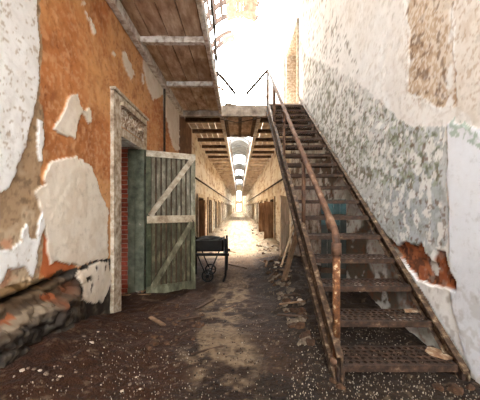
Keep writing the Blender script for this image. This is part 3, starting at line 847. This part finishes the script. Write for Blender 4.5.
for a in (118, 131, 143, 160, 172):
    b = MB(); shell(b, D(a), D(a+4.5), 9.6, 12.9+random.uniform(-.3,.1), VR+.02, VR+.06, 2); b.build('lath', M['lath'], vt)
for y in (9.9, 10.9, 11.9, 12.8):
    b = MB(); shell(b, D(60), D(180), y, y+.10, VR+.04, VR+.22, 24); b.build('rib', M['lath'], vt)
v2 = thing('vault_rib', 'smaller curved scrap of vault ribs hanging beyond the larger vault remnant', 'vault', (0,0,0))
b = MB()
for a in (100, 108, 116):
    shell(b, D(a), D(a+7.9), 14.0, 14.7+random.uniform(-.08,.05), VR, VR+.03, 2)
b.build('board_panel', M['vault'], v2)
for y in (14.0, 14.6):
    b = MB(); shell(b, D(104), D(180), y, y+.09, VR+.03, VR+.2, 20); b.build('rib', M['lath'], v2)
for a in (128, 140, 154):
    b = MB(); shell(b, D(a), D(a+6), 14.0, 14.7, VR+.0, VR+.035, 2); b.build('lath', M['lath'], v2)
# intact roof far down the block, pierced by skylights
b = MB()
for (y0, y1) in ((34, 47), (56, 66), (76, 90), (100, 110)):
    shell(b, 0, PI, y0, y1, VR, VR+.12, 20)
for (y0, y1) in ((47,56),(66,76),(90,100)):
    shell(b, 0, D(55), y0, y1, VR, VR+.12, 8); shell(b, D(125), PI, y0, y1, VR, VR+.12, 8)
shell(b, 0, PI, -4, 9.5, VR, VR+.12, 20)  # unseen near roof, added to keep the sun off the near floor
for y in (36,40,44): shell(b, 0, PI, y, y+.3, VR-.12, VR, 20)
tag(b.build('ceiling', M['farroof']), kind='structure')

# ================================================================== PIPES on the walls
def pipe(name, pts, r, label, m='pipe'):
    return tag(MB().tube(pts, r, 10).build(name, M[m], None, 0, True), label, 'pipe')
pipe('wall_pipe', [(XL+.07, 9.0, 2.2),(XL+.07, 60, 2.2)], .035, 'long dark pipe along the left corridor wall above the cell doorways')
pipe('wall_pipe', [(XR-.07, 8.7, 2.2),(XR-.07, 60, 2.2)], .035, 'long dark pipe along the right corridor wall above the cell doorways')
pipe('downpipe', [(XL+.05, 5.43, 1.95),(XL+.05, 5.43, 3.58)], .022, 'thin dark vertical pipe on the orange wall above the green door')
pipe('conduit', [(XR-.05, 9.25, 3.9),(XR-.05, 9.25, 6.9)], .03, 'slim upright pipe beside the upper doorway on the right wall', 'oldwood')

# ================================================================== LEANING CELL DOORS / BOARDS
def leaf_at(x0, y0, x1, y1, zb, zt, m, label, name='wooden_door'):
    t = thing(name, label, 'door', (x0, y0, zb))
    L_ = math.hypot(x1-x0, y1-y0); t.rotation_euler = (0,0,math.atan2(y1-y0, x1-x0)); h = zt-zb
    b = MB(); n = max(3, int(L_/.13))
    for i in range(n):
        q = random.uniform(.85,1.1); b.box((L_*i/n+.003,0,0),(L_*(i+1)/n-.003,.03,h),(q,q,q))
    b.build('door_panel', M[m], t)
    for z in (.12, h*.5, h-.2):
        b = MB(); b.box((.01,-.022,z),(L_-.01,0,z+.1)); b.build('rail', M[m], t, .003)
    return t
def gl(x, y): return g1(x, y)-.02
leaf_at(1.10, 7.1, 1.56, 8.35, gl(1.1,7.1), 1.52, 'paledoor', 'pale board door standing open by the foot of the right corridor wall')
for k, y in enumerate((12.85, 16.2)):
    leaf_at(XR-.03, y-.5, XR-.5, y-.75, -.26, 1.45, 'browndoor', ['brown cell door ajar on the right, nearest beyond the pale board door','brown cell door ajar on the right, second beyond the pale board door'][k])
leaf_at(XL+.03, 10.15, XL+.35, 9.4, -.26, 1.45, 'browndoor', 'brown cell door ajar at the nearest dark doorway on the left corridor wall')

# leaning timbers against the stair stringer
def stick(name, p0, p1, w, h, m, label, cat='timber', group=None):
    c = Vector(p0); b = MB(); b.beam((0,0,0), Vector(p1)-c, w, h, jag=.02)
    return tag(b.build(name, M[m], None, .004, loc=c), label, cat, group)
def lean(pa, pb, Ya, Yb): return at(*pa, Ya), at(*pb, Yb)
x,y,z = gpt(284, 281)
stick('leaning_plank', (x,y,z+.02), at(299,226,y+.12), .09, .05, 'timber', 'brown plank leaning up against the left side of the staircase')
x,y,z = gpt(281, 268)
stick('leaning_batten', (x,y,z+.02), at(295,222,y+.15), .035, .03, 'paledoor', 'thin pale batten leaning behind the brown plank by the staircase')

# teal board under the stairs and pale lump beside it
t = thing('teal_board', 'teal painted panel, dark brown below, propped under the stairs behind the treads', 'board', (1.40, 4.0, gl(1.4,4.0)))
t.rotation_euler = (-.05, 0, -.35)
b = MB()
for i in range(4):
    q = random.uniform(.85,1.1); zq = .95+random.uniform(-.08,.08)
    b.box((-.18+.09*i+.002,0,0),(-.18+.09*(i+1)-.002,.025,zq),(q*.6,q*.34,q*.28)); b.box((-.18+.09*i+.002,0,zq),(-.18+.09*(i+1)-.002,.025,1.3),(q,q,q))  # each plank dark brown low down, teal above
b.build('panel', M['teal'], t)
for z in (.2, 1.0):
    b = MB(); b.box((-.18,-.02,z),(.18,0,z+.08)); b.build('cross_rail', M['darktimber'], t, .003)

# ================================================================== HAND CART
cx0, cy0 = -.54, 5.25
gzc = g1(cx0, cy0)
ct = thing('hand_cart', 'low dark iron cart with a wooden tray standing behind the green door', 'cart', (cx0, cy0, gzc))
zt = .61-gzc
b = MB(); b.box((-.37,-.28,zt-.22),(.25,.3,zt-.19)); b.box((-.37,-.28,zt-.22),(.25,-.25,zt-.02)); b.box((-.37,.27,zt-.22),(.25,.3,zt-.02)); b.box((-.37,-.28,zt-.22),(-.34,.3,zt)); b.box((.22,-.28,zt-.22),(.25,.3,zt)); b.build('tray', M['cartwood'], ct, .006)
b = MB(); b.rock((-.06,0,zt-.07), .27, 5, .35); b.build('load', M['cartwood'], ct)
b = MB(); b.box((-.42,-.30,zt-.30),(.36,-.26,zt-.25)); b.box((-.42,.26,zt-.30),(.36,.30,zt-.25)); b.box((-.38,-.3,zt-.30),(-.34,.3,zt-.25)); b.box((.24,-.3,zt-.30),(.28,.3,zt-.25)); b.build('frame', M['cart'], ct, .004)
for yy in (-.28, .28):
    b = MB(); b.tube([(.29,yy,zt+.02),(.30,yy,zt*.5),(.29,yy,.12),(.25,yy,.015)], .022, 8); b.build('leg', M['cart'], ct)
    b = MB(); b.tube([(-.34,yy,zt-.28),(-.34,yy,.01)], .02, 8); b.build('leg', M['cart'], ct)
for sx, yq in ((-1,-.28),(1,-.28),(-1,.28),(1,.28)):
    b = MB(); b.beam((-.04+sx*.19,yq,zt-.27),(-.04+sx*.04,yq,.16), .022, .03, up=(0,1,0)); b.build('brace', M['cart'], ct)
b = MB(); b.tube([(-.04,-.30,.115),(-.04,.30,.115)], .018, 8); b.build('axle', M['cart'], ct)
for yy in (-.27, .27):
    b = MB(); n = 22
    ringp = [(-.04+.10*math.cos(2*PI*k/n), yy, .115+.10*math.sin(2*PI*k/n)) for k in range(n+1)]
    b.tube(ringp, .016, 8); wh = b.build('wheel', M['cart'], ct)
    b = MB(); b.tube([(-.04,yy-.03,.115),(-.04,yy+.03,.115)], .035, 10); b.build('hub', M['cart'], wh)
    for k in range(6):
        a = PI*k/3; b = MB(); b.tube([(-.04+.03*math.cos(a),yy,.115+.03*math.sin(a)),(-.04+.095*math.cos(a),yy,.115+.095*math.sin(a))], .008, 6); b.build('spoke', M['cart'], wh)

# ================================================================== DEBRIS
def rock_at(px, py, s, seed, m, name, label, cat, group=None, flat=.6, sink=.3):
    x, y, z = gpt(px, py); b = MB(); b.rock((0,0,0), s, seed, flat)
    return tag(b.build(name, M[m], loc=(x, y, z+s*flat*sink)), label, cat, group)
# pale stones on the earth at bottom left
for k,(px,py,s) in enumerate(((22,371,.022),(28,369,.018),(34,370,.02),(40,371,.016),(46,375,.026),(58,381,.02),(60,377,.016),(76,373,.018),(92,377,.015),(14,378,.014))):
    rock_at(px, py, s*.62, k+1, ['plasterchip','chunk','chunk'][k%3], 'pale_stone', 'small stone on the brown earth at the bottom left', 'stone', 'stones on the earth at the left')
for k,(px,py,s) in enumerate(((84,337,.026),(92,343,.03),(100,340,.018),(98,332,.016),(88,351,.02),(104,348,.014),(75,357,.015))):
    rock_at(px, py, s*.6, k+21, ['chunk','plasterchip'][k%2], 'plaster_lump', 'small plaster lump on the earth bank before the left wall', 'stone', 'plaster lumps before the left wall')
for k,(px,py,s) in enumerate(((130,385,.02),(140,390,.018),(150,382,.016),(122,392,.02),(158,394,.016),(136,378,.014),(160,372,.016))):
    rock_at(px, py, s*.6, k+41, ['chunk','plasterchip'][k%2], 'grit_stone', 'light gritty stone beside the sandy path near the front', 'stone', 'gritty stones beside the path')
for k,(px,py,s) in enumerate(((455,391,.05),(438,388,.035),(470,389,.03),(340,388,.03),(333,382,.025))):
    rock_at(px, py, s, k+61, 'soilchunk', 'brick_lump', ['broken brown lump by the right wall below the bottom tread','brown lump second from the right wall below the bottom tread','brown lump in the corner where the right wall meets the floor','brown lump on the ground just right of the newel post','brown lump on the ground at the foot of the left stringer'][k], 'stone')
# rubble bank right of the corridor
cnt = 0
while cnt < 110:
    px = random.uniform(252, 332); py = random.uniform(244, 345)
    lim = 239+ (px-239)
    if px < 262+ (py-262)*.45 - (0 if py > 262 else (262-py)*.1): continue
    if px > 306+(py-262)*.28-16: continue
    x, y, z = gpt(px, py); s = random.uniform(.02,.06)
    b = MB(); b.rock((0,0,0), s, cnt+100, random.uniform(.5,.9))
    m_ = random.choice(['chunk','soilchunk','chunk','chunk','soilchunk','soilchunk','chunk','soilchunk','plasterchip'])
    tag(b.build('rubble_chunk', M[m_], loc=(x,y,z+s*.1)), 'broken masonry lump in the rubble bank beside the staircase', 'rubble', 'rubble bank beside the staircase')
    cnt += 1
for k in range(60):
    px = random.uniform(250, 318); py = random.uniform(246, 320)
    if px < 250+(py-246)*.5 or px > 300+(py-262)*.27-14: continue
    x, y, z = gpt(px, py); a = random.uniform(0, PI); l = random.uniform(.12,.4)
    dx, dy = l*math.cos(a), l*math.sin(a)
    stick('broken_lath', (x-dx/2,y-dy/2,g1(x-dx/2,y-dy/2)+.03), (x+dx/2,y+dy/2,g1(x+dx/2,y+dy/2)+.05), random.uniform(.02,.05), .014, random.choice(['timber','darktimber','chunk']), 'short broken lath lying in the rubble bank beside the staircase', 'timber', 'broken laths in the rubble bank')
x,y,z = gpt(303,263)
stick('orange_slab', (x,y,z+.04), (x+.3,y+.1,g1(x+.3,y+.1)+.06), .10, .04, 'rail', 'orange rusty slab lying behind the leaning plank')
# single sticks on the path
def stick_px(p0, p1, w, h, m, label, name='loose_stick'):
    a = Vector(gpt(*p0)); c = Vector(gpt(*p1)); a.z += h*.6; c.z += h*.6
    n = (c-a)
    return stick(name, a, c, w, h, m, label)
stick_px((192,355),(223,347), .016,.014,'darktimber','short dark stick lying across the sandy path near the front')
stick_px((229,265),(247,269), .05,.03,'darktimber','dark board end lying on the pale floor right of the cart')
stick_px((118,296),(150,295), .022,.018,'timber','thin brown stick on the ground at the foot of the green door')
stick_px((178,338),(190,331), .03,.02,'darktimber','dark splinter on the earth between the door and the path')
stick_px((142,300),(176,305), .035,.02,'darktimber','dark lath lying in front of the green door')
stick_px((150,318),(164,326), .05,.015,'timber','flat brown offcut on the earth before the green door')
stick_px((196,310),(214,300), .04,.02,'darktimber','dark offcut on the path in front of the cart')
stick_px((176,322),(200,318), .03,.02,'darktimber','dark lath lying on the soil just left of the path')
stick_px((222,250),(236,253), .05,.02,'timber','brown lath on the bright corridor floor beyond the cart')
stick_px((222,312),(236,306), .02,.014,'timber','pale brown splinter on the middle of the path')
# dark debris on the left between path and door
for k in range(30):
    px = random.uniform(140, 205); py = random.uniform(300, 350)
    if px > 215-(py-300)*.5: continue
    x, y, z = gpt(px, py); s = random.uniform(.015,.04)
    b = MB(); b.rock((0,0,0), s, k+300, .5)
    tag(b.build('soil_clod', M['soilchunk'], loc=(x,y,z+s*.1)), 'small dark clod on the ground between the green door and the path', 'clod', 'dark clods before the green door')
# drifts of fallen plaster along the corridor walls
for k in range(60):
    sd = random.choice([-1, 1, 1]); y = random.uniform(7.5, 24)
    x = sd*random.uniform(.75, 1.4); s = random.uniform(.03,.11)
    b = MB(); b.rock((0,0,0), s, k+400, .45)
    L_ = 'fallen plaster lump along the foot of the %s corridor wall' % ('left' if sd < 0 else 'right')
    tag(b.build('plaster_lump', M[random.choice(['chunk','plasterchip'])], loc=(x,y,g1(x,y)+s*.1)), L_, 'rubble', 'plaster lumps along the %s corridor wall' % ('left' if sd < 0 else 'right'))

# uncountable plaster chips strewn over the floor
def chips(name, n, region, m, size, label, dens=None):
    b = MB(); k = 0
    while k < n:
        px = random.uniform(*region[0]); py = random.uniform(*region[1])
        if dens and random.random() > dens(px, py): continue
        Y = None
        # cheap ground hit
        Y = (EYE-.0)*F/(py-CY)
        for _ in range(4):
            x = (px-CX)*Y/F; Y = (EYE-g1(x, Y))*F/(py-CY)
        x = (px-CX)*Y/F
        if x < -1.22 or x > 1.5: 
            k += 1; continue
        s = random.uniform(*size)*(.6+.4*random.random()**2); a = random.uniform(0, PI); z = g1(x, Y)
        ca, sa = math.cos(a), math.sin(a); pr = []
        for (u,v) in ((-1,-.7),(.2,-1),(1,.1),(.3,.9),(-.8,.6)):
            u *= s*random.uniform(.7,1.2); v *= s*random.uniform(.7,1.2)
            pr.append((x+u*ca-v*sa, Y+u*sa+v*ca))
        tz = [random.uniform(-.3,.5)*s for _ in pr]
        vs = [(p[0],p[1],z-.002+max(0,tz[i])) for i,p in enumerate(pr)]+[(p[0],p[1],z+.006+max(0,tz[i])) for i,p in enumerate(pr)]
        t = random.uniform(.12,.85)
        b.add(vs, [(4,3,2,1,0),(5,6,7,8,9)]+[(i,(i+1)%5,5+(i+1)%5,5+i) for i in range(5)], (t,t,t))
        k += 1
    return tag(b.build(name, M[m]), label, 'debris', kind='stuff')
chips('plaster_chips', 1500, ((255,480),(325,405)), 'plasterchip', (.002,.0058), 'pale plaster chips strewn over the dark ground around the stair foot',
      lambda px,py: 1.0 if px > 300-(py-330)*.2 else .25)
chips('plaster_grit', 900, ((0,262),(300,405)), 'plasterchip', (.0018,.0048), 'pale plaster grit strewn over the earth on the left and the path',
      lambda px,py: .9 if (100 < px < 190 and py > 350) else .35)
chips('dirt_crumbs', 700, ((120,340),(255,400)), 'soilchunk', (.003,.009), 'dark crumbs of dirt strewn over the floor')

# ================================================================== CAMERA, LIGHT
cam = bpy.data.cameras.new('camera'); co = bpy.data.objects.new('camera', cam); COL.objects.link(co)
co.location = (0, 0, EYE); co.rotation_euler = (PI/2, 0, 0)
cam.sensor_fit = 'HORIZONTAL'; cam.sensor_width = 36; cam.lens = 36*F/480
cam.shift_x = (240-CX)/480; cam.shift_y = (CY-200)/480
cam.clip_start = .05; cam.clip_end = 500
SC.camera = co

w = bpy.data.worlds.new('sky'); SC.world = w; w.use_nodes = True
bg = w.node_tree.nodes['Background']; bg.inputs['Color'].default_value = (.89, .955, 1.0, 1); bg.inputs['Strength'].default_value = SKY_E

sl = bpy.data.lights.new('sun', 'SUN'); sl.energy = SUN_E; sl.angle = math.radians(25); sl.color = (1,.97,.91)
so = bpy.data.objects.new('sun', sl); COL.objects.link(so)
so.rotation_euler = (math.radians(-28), 0, 0)
SC.cycles.max_bounces = 10; SC.cycles.diffuse_bounces = 8
SC.view_settings.view_transform = 'Standard'; SC.view_settings.look = 'None'
SC.view_settings.exposure = EXPO; SC.view_settings.gamma = 1; SC.view_settings.use_curve_mapping = False
